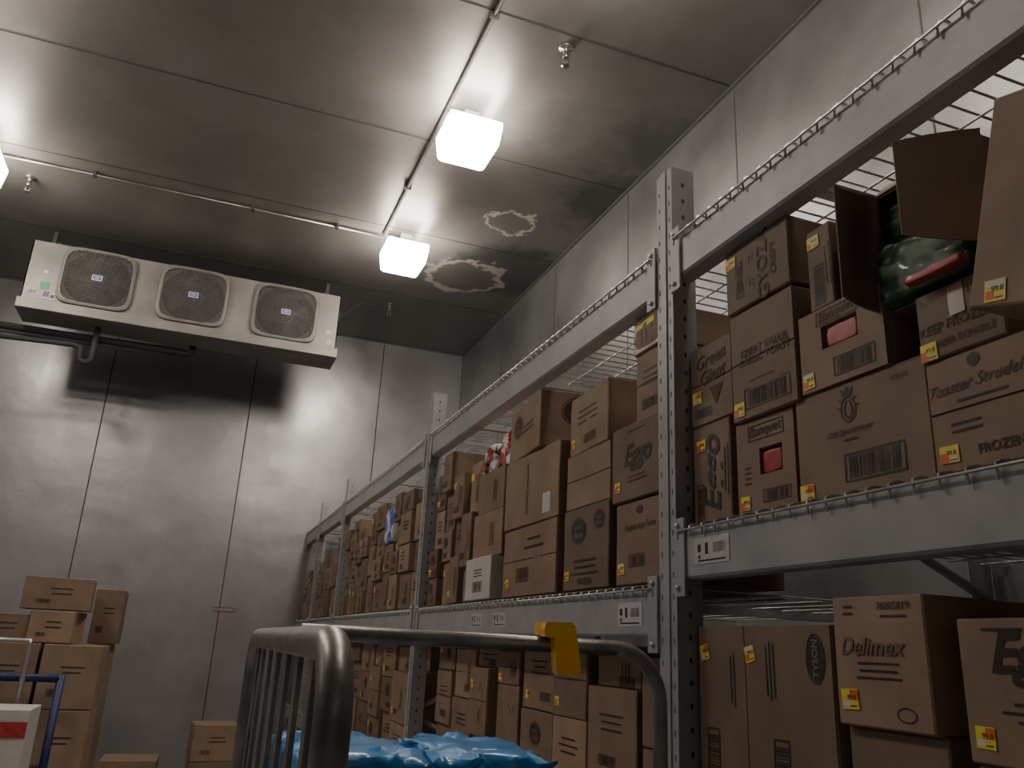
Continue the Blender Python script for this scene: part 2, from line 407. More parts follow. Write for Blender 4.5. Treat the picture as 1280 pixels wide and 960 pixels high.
def mk(D,w,h):
    D.barcode(-.005,h*.3,.09,.03,rot=H2); m_lines(D,w*.25,h*.5,.12,2,H2)
carton(XF+.005,1.217,1.29,2.206,2.392,d=.3,marks=mk,price=(-.2,.85),label='slim brown carton standing on edge')
def mk(D,w,h):
    D.barcode(-w*.28,h*.3,.09,.026,rot=H2); m_lines(D,w*.05,h*.5,.1,4,H2)
carton(XF+.01,1.118,1.208,2.206,2.375,d=.3,marks=mk,label='brown carton standing on edge beside a slim one')
def mk(D,w,h):
    D.ring(-w*.06,h*.76,.020,.026,.003); D.ring(-w*.06,h*.76,.011,.018,.003)
    for a in range(6):
        D.rect(-w*.06+.024*math.cos(a*.55+.2),h*.76+.028*math.sin(a*.55+.2),.010,.003,'ink',a*.55)
    D.put([(-.012,0),(-.016,.018),(-.006,.010),(0,.022),(.006,.010),(.016,.018),(.012,0)],[(0,1,2),(0,2,3),(0,3,4),(0,4,6),(4,5,6)],'ink',-w*.06,h*.88)
    D.text('Otis Spunkmeyer',-w*.06,h*.56,.017,0,.3,.006); m_lines(D,-w*.06,h*.49,.05,1)
    D.barcode(w*.1,h*.24,.15,.055,seed=5); D.text('070105',w*.33,h*.9,.014)
carton(XF,1.014,1.352,DK,2.024,d=.36,style='top',marks=mk,price=(-.43,.1),label='wide brown carton with crest emblem and barcode')
def mk(D,w,h):
    D.text('KEEP FROZEN',-w*.03,h*.42,.0235,0,0,.012); D.text('GARDER CONGELÉ',w*.0,h*.2,.0155,0,0,.012); D.text('12-3',w*.25,h*.80,.022)
    D.rect(w*.02,h*.72,.03,.055,'tape',.05,.001)
carton(XF-.01,.846,1.012,2.003,2.126,d=.34,style='none',marks=mk,price=(-.38,.12),mat='card2',label='brown carton stamped with keep frozen lettering')
def mk(D,w,h):
    D.oval(-w*.06,h*.91,.012,.012); D.text('Toaster Strudel',-w*.07,h*.73,.0285,.03,.45,.004); D.text('FROZEN',w*.08,h*.15,.022,0,0,.016)
    m_lines(D,-w*.02,h*.59,.12,1,seed=9); m_lines(D,-w*.18,h*.4,.06,2,seed=2)
carton(XF-.005,.785,1.005,DK,2.0,d=.36,style='front',marks=mk,price=(-.36,.16),mat='card2',label='brown carton with pastry brand lettering and front seam')
carton(XF+.005,.46,.775,DK,1.895,d=.36,style='none',label='low brown carton propping up a leaning one')
carton(1.03,.497,.837,1.974,2.30,d=.3,style='none',marks=None,price=(-.37,.07,.1),rx=.28,rz=0,mat='card2',label='large plain carton leaning out over the shelf edge')
def package(x,y,z,dx,dy,dz,mat,label,rot=0,name='frozen_food_package',amp=.12,seed=0,cat='food package',fine=.25):
    bm=bmesh.new(); bmesh.ops.create_cube(bm,size=2); bmesh.ops.subdivide_edges(bm,edges=bm.edges[:],cuts=13,use_grid_fill=True)
    for v in bm.verts:
        p=v.co.copy(); q=p.normalized()*1.25
        p=p.lerp(q,.35)
        p+=Vector((noise.noise(p*2.1+Vector((seed,0,0))),noise.noise(p*2.3+Vector((0,seed,5))),noise.noise(p*2.2+Vector((7,0,seed)))))*amp
        p+=Vector((noise.noise(p*6+Vector((seed,0,0))),noise.noise(p*6+Vector((0,seed,5))),noise.noise(p*6+Vector((7,0,seed)))))*amp*fine
        p.x=max(-1,min(1,p.x)); p.y=max(-1,min(1,p.y)); p.z=max(-1,min(1,p.z))
        v.co=Vector((p.x*dx/2,p.y*dy/2,p.z*dz/2))
    me=bpy.data.meshes.new(name); bm.to_mesh(me); bm.free()
    for p in me.polygons: p.use_smooth=True
    mats=mat if isinstance(mat,list) else [mat]
    for k in mats: me.materials.append(M[k])
    if len(mats)>1:
        s=1/max(dx,dy,dz)
        for p in me.polygons:
            p.material_index=int((noise.noise(p.center*s*2.5+Vector((seed,seed,0)))+.5)*len(mats))%len(mats)
    o=bpy.data.objects.new(name,me); o.location=(x,y,z); o.rotation_euler=(0,0,rot); COL.objects.link(o)
    o['label']=label; o['category']=cat
    return o

# open carton with bags
mb=MB(); t=.004; W,Hh,D_=.24,.25,.3
y0,z0,x0=.860,2.132,1.15
W=.235
mb.box(x0,x0+D_,y0,y0+t,z0,z0+Hh,'card'); mb.box(x0,x0+D_,y0+W-t,y0+W,z0,z0+Hh,'cardshade')
mb.box(x0,x0+D_,y0+t,y0+W-t,z0,z0+t,'card'); mb.box(x0,x0+D_,y0+t,y0+W-t,z0+Hh-t,z0+Hh,'cardshade')
mb.box(x0+D_-t,x0+D_,y0+t,y0+W-t,z0+t,z0+Hh-t,'cardshade')
oc=mb.obj('open_carton',label='opened brown carton with bent flaps and bagged vegetables inside',category='cardboard box',group='cartons on the storage rack')
def flap(p0,p1,dirv,ln,curl,k,parent,seg=8,taper=.08):
    m2=MB(); p0=Vector(p0);p1=Vector(p1);d0=Vector(dirv).normalized(); cu=Vector(curl)
    vs=[];n=(p1-p0).cross(d0).normalized()*.004
    for i in range(seg+1):
        f=i/seg; off=d0*ln*f+cu*f*f
        ins=(p1-p0)*taper*f*f
        vs+= [p0+off+ins,p1+off-ins,p0+off+ins+n,p1+off-ins+n]
    fs=[]
    for i in range(seg):
        a=i*4;b=a+4
        fs+=[(a,a+1,b+1,b),(a+2,b+2,b+3,a+3),(a,b,b+2,a+2),(a+1,a+3,b+3,b+1)]
    fs+=[(0,2,3,1),(seg*4,seg*4+1,seg*4+3,seg*4+2)]
    m2.add(vs,fs,k,False); return m2.obj('carton_flap',parent=parent)
flap((x0,y0+W,z0+.0),(x0,y0+W,z0+Hh),(-1,.30,.08),.10,(-.0,-.015,.01),'flapshade',oc,taper=.03)
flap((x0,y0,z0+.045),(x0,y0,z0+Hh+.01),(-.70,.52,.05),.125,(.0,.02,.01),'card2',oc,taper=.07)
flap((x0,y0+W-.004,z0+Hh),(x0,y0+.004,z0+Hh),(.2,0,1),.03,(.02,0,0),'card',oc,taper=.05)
package(x0+.045,.985,2.195,.16,.20,.115,['green'],'dark green bag of frozen vegetables in open carton',seed=3,name='vegetable_bag',amp=.2,fine=.4)
package(x0+.07,.985,2.30,.15,.19,.09,['green'],'dark green bag of frozen vegetables in open carton',seed=5,name='vegetable_bag',amp=.2,fine=.4)
package(x0-.055,.935,2.144,.022,.12,.014,'red','red edge of frozen food bag in open carton',seed=6,name='frozen_food_bag')

# ---- bay one, lower shelf
LD=1.12
def mk(D,w,h):
    D.oval(w*.40,h*.86,.042,.023,'ink',H2); D.ring(w*.40,h*.86,.047,.028,.003,'ink',H2); D.text('TYSON',w*.40,h*.86,.022,H2,0,.015,'card2',.0009)
    m_lines(D,w*.06,h*.8,.14,3,H2); D.barcode(w*.14,h*.35,.15,.05,rot=H2)
    D.barcode(-w*.38,h*.35,.15,.045,rot=H2); m_lines(D,-w*.22,h*.75,.14,2,H2)
carton(XF,1.283,1.735,LD,1.571,d=.4,style='vfront',marks=mk,price=[(-.44,.87,.2),(-.06,.87,.25)],label='wide tall brown carton with oval logo printed sideways')
def mk(D,w,h):
    D.text('76005819',w*.2,h*.92,.018,0,0,.012); m_lines(D,w*.2,h*.84,.08,1)
    D.text('Delimex',-w*.05,h*.61,.042,0,.3,.018,'inkl'); D.text('Delimex',-w*.05,h*.61,.042,0,.3,-.002,'card2',.0008)
    m_lines(D,0,h*.48,.13,3,seed=4); D.ring(w*.25,h*.12,.02,.012,.002); m_lines(D,-w*.3,h*.92,.03,2)
carton(XF-.02,1.055,1.262,1.40,1.617,d=.34,style='none',marks=mk,price=(-.34,.2),mat='card2',label='brown carton with printed number and script brand name')
carton(XF,1.05,1.262,LD,1.397,d=.36,label='brown carton under another at lower shelf')
def mk(D,w,h):
    D.text('Eggo',w*.0,h*.72,.080,0,.35,.03); m_lines(D,w*.0,h*.42,.14,3,seed=8); m_lines(D,-w*.2,h*.92,.1,1)
carton(XF-.01,.735,1.0,1.37,1.577,d=.36,style='none',marks=mk,price=(-.38,.18),mat='card2',label='brown carton with large brand lettering on lower shelf')
carton(XF,.735,1.0,LD,1.366,d=.36,label='brown carton under another at lower shelf')
carton(1.58,1.30,1.70,LD,1.50,d=.4,label='brown carton behind the front row')
carton(1.60,.85,1.25,LD,1.55,d=.4,label='brown carton behind the front row')
def whitebox(o): 
    for i,mt in enumerate(o.data.materials):
        if mt.name.startswith('cardboard'): o.data.materials[i]=M['paper']
whitebox(carton(1.62,1.40,1.72,DK,2.36,d=.35,mat='card2',label='pale grey-white carton behind the front row'))

# ---- bay two middle shelf
D2=1.681
def rnd_marks(seed):
    def f(D,w,h):
        rg=random.Random(seed); q=rg.random()
        if q<.15: great_value(D,w*rg.uniform(-.15,.15),h*.62,min(w,h)*.24)
        elif q<.6: m_lines(D,0,h*.7,w*.6,3,seed=seed,gap=.02,h=.006)
        else: m_lines(D,w*.1,h*.5,h*.6,3,H2,seed=seed,gap=.02,h=.006)
        if rg.random()<.7: D.barcode(w*rg.uniform(-.2,.2),h*.2,min(.10,w*.5),.028,seed=seed)
    return f
def mk(D,w,h):
    D.oval(-w*.0,h*.88,.02,.012); D.text('Pepperidge Farm',w*.0,h*.68,.026,0,.1,.004); D.barcode(-.02,h*.28,.09,.035)
carton(1.125,1.85,2.135,D2,1.91,style='none',marks=mk,price=(-.38,.2),label='brown carton with oval seal and bakery lettering')
def mk(D,w,h):
    D.text('Eggo',w*.02,h*.55,.085,.0,.35,.03); m_lines(D,0,h*.3,.15,2); m_lines(D,0,h*.9,.15,1)
carton(1.115,1.85,2.145,1.914,2.135,style='none',marks=mk,price=(-.38,.2),label='brown carton with large brand lettering')
carton(1.13,1.85,2.02,2.139,2.335,style='front',marks=rnd_marks(3),label='small brown carton high in a stack')
def mk(D,w,h):
    D.rect(0,h*.5,w*.9,h*.9,'white',0,0); D.rect(-w*.1,h*.78,w*.6,h*.2,'yellow',0,.0004); 
    for i in range(3): m_lines(D,-w*.2+i*.03,h*.4,.06,1,H2,seed=i)
carton(1.125,1.85,2.03,2.339,2.45,style='none',marks=mk,label='carton with yellow and white printed front atop a stack')
def mk(D,w,h):
    great_value(D,-w*.15,h*.72,.050); m_lines(D,0,h*.35,w*.7,3,seed=7,gap=.02,h=.006); D.text('FROZEN',w*.0,h*.1,.026,0,0,.015); great_value(D,w*.3,h*.8,.035)
carton(1.12,2.165,2.49,D2,1.935,marks=mk,price=(-.4,.18),label='brown carton with dark oval logos')
carton(1.125,2.165,2.485,1.939,2.12,style='front',marks=None,label='plain brown carton in a stack')
carton(1.13,2.18,2.485,2.124,2.325,style='top',d=.45,marks=rnd_marks(12),label='brown carton topping a stack',rz=-.05,price=(-.4,.2))
def mk(D,w,h):
    m_lines(D,w*.1,h*.8,.2,2,seed=1,h=.01,gap=.03); D.barcode(-w*.1,h*.3,.13,.05)
carton(1.12,2.53,3.06,D2,1.93,style='front',marks=mk,price=(-.4,.2),label='brown carton at the bottom of a stack')
def mk(D,w,h):
    D.text('GREAT VALUE',-w*.05,h*.5,.03,H2,0,.02); D.rect(w*.3,h*.22,.07,.07,'paper'); D.barcode(w*.3,h*.22,.06,.05,seed=2,k='black')
carton(1.115,2.53,3.06,1.934,2.20,style='none',marks=mk,label='brown carton with white shipping label')
def mk(D,w,h):
    great_value(D,-w*.22,h*.62,.055); m_lines(D,.05,h*.55,.2,2,seed=3,h=.008,gap=.02)
def sd(D,w,h): great_value(D,-.02,h*.65,.07); m_lines(D,0,h*.3,.14,2,h=.006)
carton(1.115,2.66,3.07,2.204,2.42,style='none',marks=mk,side=sd,label='brown carton with oval logos topping a stack',rz=-.1)
def mk(D,w,h): m_lines(D,0,h*.7,.15,3,seed=4); D.barcode(0,h*.3,.12,.04)
whitebox(carton(1.09,3.12,3.44,D2,1.85,marks=mk,style='none',label='white carton among brown ones'))
carton(1.12,3.10,3.45,1.854,2.04,marks=rnd_marks(5),label='brown carton in a stack')
carton(1.13,3.12,3.44,2.044,2.22,marks=rnd_marks(6),label='brown carton below plastic bags')
package(1.25,3.36,2.285,.22,.16,.12,['white','white','red','card'],'crumpled white and red plastic bag on cartons',seed=9,name='plastic_bag',cat='bag',amp=.5)
package(1.22,3.20,2.30,.13,.12,.15,['red','red','white','white'],'small red and white plastic bag on cartons',seed=12,name='plastic_bag',cat='bag',amp=.4)
seed=20
def stack(ya,yb,z,top,xf=1.12,pm=True,hmin=.13,hmax=.24,lim=2.44):
    global seed
    while z<top-.08:
        seed+=1; rg=random.Random(seed)
        h=rg.uniform(hmin,hmax)
        if z+h>top+.03: h=top+.0-z
        h=min(h,lim-z)
        a=rg.uniform(0,.02)
        carton(xf+rg.uniform(-.01,.03),ya+.004+a*.6,yb-.004-a*.3,z,z+h,d=rg.uniform(.3,.42),style=rg.choice(['top','front','none']),
           marks=rnd_marks(seed) if pm else None,price=(-.35,rg.choice([.2,.75])) if rg.random()<.4 else None,mat=rg.choice(['card','card','card2']),
           rz=rg.uniform(-.03,.03),label='brown corrugated carton stacked on rack shelf')
        z+=h+.004
    return z
def cols(a,b,ws):
    tot=sum(ws); y=a; out=[]
    for w in ws:
        out.append((y,y+w/tot*(b-a)-.010)); y+=w/tot*(b-a)
    return out
stack(3.47,3.62,D2,2.36); stack(3.64,3.80,D2,2.30); stack(3.83,3.99,D2,2.40); stack(4.01,4.17,D2,2.36)
rt=random.Random(5); ptop=None
for i,(a,b) in enumerate(cols(4.33,6.77,[1,1.2,.9,1.1,1.3,.9,1.1,1.2,1,1])):
    tp=rt.uniform(2.2,2.4)
    if i==3: tp=2.06
    z=stack(a,b,D2,tp,xf=1.11)
    if i==3: ptop=(a+b)/2,z
package(1.20,ptop[0],ptop[1]+.111,.20,.20,.22,['white','bluel'],'blue and white wrapped package on cartons',seed=2,name='wrapped_package')
for a,b in cols(6.92,8.18,[1,1.2,1,1.1]): stack(a,b,D2,rt.uniform(2.15,2.35),xf=1.10)
for a,b in cols(8.34,9.12,[1,1.2,1]): stack(a,b,D2,rt.uniform(2.0,2.25),xf=1.09)
L2=.862
for a,b in cols(1.86,4.17,[1,1.1,1,1.2,.9,1,1.1,1])+cols(4.33,6.76,[1,1.2,1,1,1.2,1.1,1])+cols(6.92,8.18,[1,1,1]):
    stack(a,b,L2,rt.uniform(1.48,1.53),xf=1.19,hmin=.18,hmax=.30,lim=1.53)

# ------------------------------------------------------------------ rack
rack=empty('pallet_rack',(0,0,0),label='long grey steel pallet rack with wire mesh decks along the wall',category='storage rack')
FX=1.087; BX=2.20
posts=[-.78,1.75,4.20,6.80,8.22]; PW=.08
def post(x,y,zt,face):
    mb=MB(); t=.004; dpt=.072
    x1=x+dpt
    if face<0:
        mb.box(x,x+t,y,y+PW,0,zt,'rack'); mb.box(x+t,x1,y,y+t,0,zt,'rack'); mb.box(x+t,x1,y+PW-t,y+PW,0,zt,'rack')
        mb.box(x1-t,x1,y+t,y+.02,0,zt,'rack'); mb.box(x1-t,x1,y+PW-.02,y+PW-t,0,zt,'rack')
        mb.box(x-.004,x,y+.028,y+PW-.028,0,zt,'rack')
    else:
        mb.box(x1-t,x1,y,y+PW,0,zt,'rack'); mb.box(x,x1-t,y,y+t,0,zt,'rack'); mb.box(x,x1-t,y+PW-t,y+PW,0,zt,'rack')
    z=.1
    while z<zt-.03:
        if face<0:
            mb.box(x-.0006,x,y+.012,y+.016,z,z+.014,'slot'); mb.box(x-.0006,x,y+PW-.016,y+PW-.012,z,z+.014,'slot')
            mb.box(x+.032,x+.040,y-.0008,y,z+.01,z+.022,'slot')
        z+=.051
    mb.box(x-.02,x1+.02,y-.02,y+PW+.02,0,.006,'rack')
    return mb.obj('upright_post',parent=rack)
for i,y in enumerate(posts):
    zt=2.82 if i<3 else 2.78
    post(FX,y,zt,-1); post(BX-.072,y,zt,1)
    ym=y+PW/2; z=.2; k=0
    while z<zt-.35:
        mb=MB()
        a=(FX+.06,ym,z); b=(BX-.06,ym,z+.45); 
        if k%2: a,b=(BX-.06,ym,z),(FX+.06,ym,z+.45)
        mb.tube([a,b],.014,'rack',6); z+=.5; k+=1
        mb.obj('frame_brace',parent=rack)
    mb=MB(); mb.tube([(FX+.06,ym,zt-.15),(BX-.06,ym,zt-.15)],.014,'rack',6)
    mb.obj('frame_brace',parent=rack)
def beam(y0,y1,zb,zt,x,sgn):
    mb=MB(); 
    w=.052
    pr=[(0,zb+.006),(.006,zb),(w,zb),(w,zt-.028),(w-.02,zt-.028),(w-.02,zt),(.006,zt),(0,zt-.006)]
    pts=[(x+(p if sgn<0 else w-p),z) for p,z in pr]
    n=len(pts); vs=[(a,y0,b) for a,b in pts]+[(a,y1,b) for a,b in pts]
    fs=[(i,(i+1)%n,n+(i+1)%n,n+i) for i in range(n)]+[tuple(range(n))[::-1],tuple(range(n,2*n))]
    mb.add(vs,fs,'rack')
    if sgn<0:
        for ya,yb in ((y0,y0+.006),(y1-.006,y1)):
            mb.box(x-.008,x-.0005,ya-.0 if ya==y0 else ya-.04,yb+.04 if ya==y0 else yb,zb-.04,zt+.03,'rack',.002)
            mb.lathe([(0,-.006),(.007,-.006),(.007,0)],(x-.008,(ya+.02 if ya==y0 else yb-.02),zb-.02),'wire',8,'X')
            mb.lathe([(0,-.006),(.007,-.006),(.007,0)],(x-.008,(ya+.02 if ya==y0 else yb-.02),zt+.012),'wire',8,'X')
    return mb.obj('shelf_beam',parent=rack)
def deck(y0,y1,zt,lip):
    mb=MB(); r=.003; n=int((y1-y0)/.052); zz=zt+.002
    for i in range(n+1):
        y=y0+.02+(y1-y0-.04)*i/n
        mb.tube([(BX+.004,y,zz-.03),(BX,y,zz+lip*.3),(BX-.03,y,zz+r),(FX+.05,y,zz+r),(FX+.035,y,zz+lip*.7),(FX+.02,y,zz+lip),(FX+.004,y,zz+lip*.8),(FX-.007,y,zz+.004),(FX-.008,y,zz-.022)],r,'wire',5)
    for x in (FX+.055,FX+.15,FX+.27,FX+.39,FX+.51,FX+.63,FX+.75,FX+.87,FX+.99,FX+1.09):
        mb.tube([(x,y0+.01,zz-.003),(x,y1-.01,zz-.003)],r,'wire',5)
    mb.tube([(FX-.013,y0+.02,zz-.004),(FX-.013,y1-.02,zz-.004)],r,'wire',5)
    mb.obj('wire_deck',parent=rack)
    for j in range(3):
        mb=MB(); y=y0+(y1-y0)*(j+.5)/3
        mb.box(FX+.055,BX-.055,y-.018,y+.018,zt-.030,zt-.006,'rack')
        mb.obj('deck_channel',parent=rack)
levels={0:[(2.465,2.58),(1.675,1.79),(.99,1.105)],1:[(2.455,2.57),(1.545,1.66),(.73,.845)],2:[(2.455,2.57),(1.545,1.66),(.73,.845)],3:[(2.455,2.57),(1.545,1.66),(.73,.845)]}
for b in range(4):
    ya=posts[b]+PW; yb=posts[b+1]
    for zb,zt in levels[b]:
        beam(ya,yb,zb,zt,FX,-1); beam(ya,yb,zb,zt,BX-.052,1); deck(ya,yb,zt,.022 if zt>2 else .010)
for zb,zt in levels[3]:
    beam(posts[4]+PW,9.14,zb,zt,FX,-1); beam(posts[4]+PW,9.14,zb,zt,BX-.052,1); deck(posts[4]+PW,9.14,zt,.010)
def tag(y,z,w=.11,h=.055,s=1):
    mb=MB(); D=Decal(mb,(FX-.0015,y,z),(0,-1,0),(0,0,1))
    D.rect(0,0,w,h,'paper'); 
    D.barcode(w*.22,.004,w*.42,h*.5,'black',0,False,s); D.rect(-w*.36,.006,.014,.018,'black',0,.0004); D.rect(-w*.36,-.014,.01,.008,'black',0,.0004)
    D.rect(-w*.14,.004,.012,.026,'black',0,.0004); D.rect(0,-h*.38,w*.8,.004,'black',0,.0004)
    mb.obj('shelf_tag',parent=rack)
tag(1.60,1.735,.135,.06,2); tag(1.98,1.60,.13,.06,3); tag(2.98,1.60,.13,.05,4); tag(3.25,1.60,.13,.05,5)

# ------------------------------------------------------------------ room
def plane_box(name,*a):
    mb=MB(); mb.box(*a[:-1],a[-1]); return mb.obj(name,kind='structure')
plane_box('floor',XL,XW,YF,YB,-.1,0,'floor')
plane_box('ceiling',XL,XW,YF,YB,CZ,CZ+.1,'ceil')
plane_box('wall_back',XL-.1,XW+.1,YB,YB+.1,-.1,CZ+.1,'wallb')
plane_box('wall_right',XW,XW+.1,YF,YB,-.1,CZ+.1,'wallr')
plane_box('wall_left',XL-.1,XL,YF,YB,-.1,CZ+.1,'wallb')
plane_box('wall_front',XL-.1,XW+.1,YF-.1,YF,-.1,CZ+.1,'wallb')
k=0
for y in (.83,2.21,3.585,4.945,6.32,7.70):
    k+=1; plane_box('trim_%d'%k,XL,XW-.03,y-.005,y+.005,CZ-.0025,CZ-.0005,'seam')
    k+=1; plane_box('trim_%d'%k,XW-.0025,XW-.0005,y-.005,y+.005,0,CZ-.03,'seam')
for x in (-2.55,-1.127,.30,1.71):
    k+=1; plane_box('trim_%d'%k,x-.006,x+.006,YB-.0025,YB-.0005,0,CZ-.03,'seam')
k+=1; plane_box('trim_%d'%k,XW-.028,XW-.0005,YF,YB-.03,CZ-.010,CZ-.005,'trim')
k+=1; plane_box('trim_%d'%k,XL,XW-.03,YB-.03,YB-.005,CZ-.012,CZ-.005,'trim')
mb=MB(); D=Decal(mb,(.347,YB-.005,1.735),(1,0,0),(0,0,1)); D.rect(0,0,.2,.04,'card2'); D.frame(0,0,.2,.04,.004,'orange'); 
mb.obj('wall_sticker',label='small faded orange-brown strip sticker on metal wall',category='sticker')

# ------------------------------------------------------------------ ceiling lights
def fixture(x,y,rz=0):
    e=empty('ceiling_light_fixture',(x,y,CZ),(0,0,rz),label='square white surface-mounted light with glowing glass lens',category='ceiling light',group='ceiling lights')
    mb=MB(); mb.box(-.05,.05,-.05,.05,-.085,-.001,'fixw',.006)
    mb.tube([(-.05,0,-.02),(-.155,0,-.02)],.012,'conduit',8); mb.obj('junction_box',parent=e)
    mb=MB(); mb.box(-.105,.105,-.105,.105,-.105,-.086,'fixw',.006); mb.box(-.125,.125,-.125,.125,-.120,-.105,'fixw',.004)
    mb.obj('lamp_housing',parent=e)
    mb=MB()
    rows=[(.135,-.121),(.180,-.132),(.180,-.16),(.164,-.294),(.152,-.310)]
    vs=[]
    for r,z in rows:
        c=.014
        vs+=[(a,b,z) for a,b in [(r,-r+c),(r,r-c),(r-c,r),(-r+c,r),(-r,r-c),(-r,-r+c),(-r+c,-r),(r-c,-r)]]
    fs=[]; n=len(rows)
    for i in range(n-1):
        for j in range(8): fs.append((i*8+j,i*8+(j+1)%8,(i+1)*8+(j+1)%8,(i+1)*8+j))
    fs.append(tuple(range((n-1)*8,n*8))); fs.append(tuple(range(8))[::-1])
    mb.add(vs,fs,'lens'); mb.obj('glass_lens',parent=e,label='glowing frosted prismatic glass')
    return e
for x,y in ((1.266,4.54),(1.287,6.42),(-1.96,6.34),(1.26,2.66),(1.26,.78),(-1.96,4.46),(-1.96,2.58)):
    fixture(x,y,.0)
ce=MB(); CX=1.10
ce.tube([(CX,-3.4,CZ-.02),(CX,6.47,CZ-.02)],.013,'conduit',8)
for y in (-1.5,0.3,1.8,3.6,5.6): ce.box(CX-.03,CX+.03,y-.012,y+.012,CZ-.035,CZ-.001,'conduit',.004)
ce.obj('electrical_conduit',label='thin grey metal conduit running along ceiling to lights',category='conduit')
ce=MB(); ce.tube([(-3.3,6.49,CZ-.02)]+[(1.08,6.49,CZ-.02)],.010,'brass',8)
for x in (-2.6,-1.2,0,.7): ce.box(x-.012,x+.012,6.46,6.52,CZ-.035,CZ-.001,'conduit',.004)
ce.obj('electrical_conduit',label='thin metal conduit crossing the ceiling between light rows',category='conduit')
def sprinkler(x,y):
    e=empty('sprinkler_head',(x,y,CZ),label='small metal pendant fire sprinkler head on ceiling',category='sprinkler',group='ceiling sprinklers')
    mb=MB(); mb.lathe([(0,-.001),(.045,-.001),(.042,-.012),(.016,-.016),(.014,-.05),(.018,-.052),(.018,-.075),(.01,-.078),(0,-.078)],(0,0,0),'brass'); mb.obj('pipe_fitting',parent=e)
    mb=MB(); mb.tube([(-.014,0,-.078),(-.02,0,-.10),(-.004,0,-.125)],.003,'brass',6); mb.tube([(.014,0,-.078),(.02,0,-.10),(.004,0,-.125)],.003,'brass',6)
    mb.lathe([(0,-.125),(.008,-.125),(.026,-.13),(.026,-.133),(0,-.133)],(0,0,0),'brass',12); mb.obj('deflector',parent=e)
sprinkler(1.584,3.69); sprinkler(-1.70,6.80); sprinkler(1.505,8.0)

# ------------------------------------------------------------------ evaporator
EY=7.587; EX0,EX1=-1.75,.945; EZ0,EZ1=4.16,4.71
ev=empty('evaporator_unit',((EX0+EX1)/2,EY+.25,EZ0),label='long grey-beige refrigeration evaporator with three fans hung from ceiling',category='refrigeration unit')
ex=-(EX0+EX1)/2; ey=-(EY+.25); ez=-EZ0
def evo(mb,name,**k): 
    mb.v=[(a+ex,b+ey,c+ez) for a,b,c in mb.v]; return mb.obj(name,parent=ev,**k)
fans=[(-1.193,4.438),(-.389,4.440),(.441,4.436)]; FR=.27
mb=MB()
def plate_with_holes():
    xs=[EX0]; 
    for fx,fz in fans: xs+=[fx-.33,fx+.33]
    xs+=[EX1]
    for i in range(0,len(xs),2): mb.add([(xs[i],EY,EZ0),(xs[i+1],EY,EZ0),(xs[i+1],EY,EZ1),(xs[i],EY,EZ1)],[(0,1,2,3)],'hous')
    for fx,fz in fans:
        n=64; vs=[];fs=[]
        for j in range(n):
            a=2*math.pi*j/n; c,s=math.cos(a),math.sin(a)
            vs.append((fx+FR*c,EY,fz+FR*s*.96))
            t1=.33/abs(c) if abs(c)>1e-6 else 1e9
            t2=((EZ1-fz)/s if s>0 else (EZ0-fz)/s) if abs(s)>1e-6 else 1e9
            t=min(t1,t2); vs.append((fx+t*c,EY,fz+t*s))
        for j in range(n):
            a=2*j;b=2*((j+1)%n); fs.append((a,a+1,b+1,b))
        mb.add(vs,fs,'hous')
plate_with_holes()
YR=EY+.5
mb.box(EX0,EX1,EY+.35,YR,EZ0,EZ1,'hous'); mb.box(EX0,EX0+.01,EY,EY+.35,EZ0,EZ1,'hous'); mb.box(EX1-.01,EX1,EY,EY+.35,EZ0,EZ1,'hous')
mb.box(EX0,EX1,EY+.001,EY+.35,EZ1-.01,EZ1,'hous'); mb.box(EX0,EX1,EY+.001,EY+.35,EZ0,EZ0+.01,'hous')
mb.box(EX0+.02,EX1-.02,EY+.2,EY+.22,EZ0+.02,EZ1-.02,'dark')
evo(mb,'housing')
mb=MB()
mb.box(EX0-.02,EX1+.02,EY-.025,EY-.003,EZ0-.09,EZ0-.0,'hous',.005); mb.box(EX0-.02,EX1+.02,EY-.003,YR-.12,EZ0-.09,EZ0-.075,'hous')
mb.box(EX0-.02,EX0-.005,EY-.003,YR-.12,EZ0-.075,EZ0-.002,'hous'); mb.box(EX1+.005,EX1+.02,EY-.003,YR-.12,EZ0-.075,EZ0-.002,'hous')
evo(mb,'drip_pan')
def se(a,r,p): 
    c,s=math.cos(a),math.sin(a); return (abs(c)**(2/p)*(1 if c>0 else -1)*r,abs(s)**(2/p)*(1 if s>0 else -1)*r)
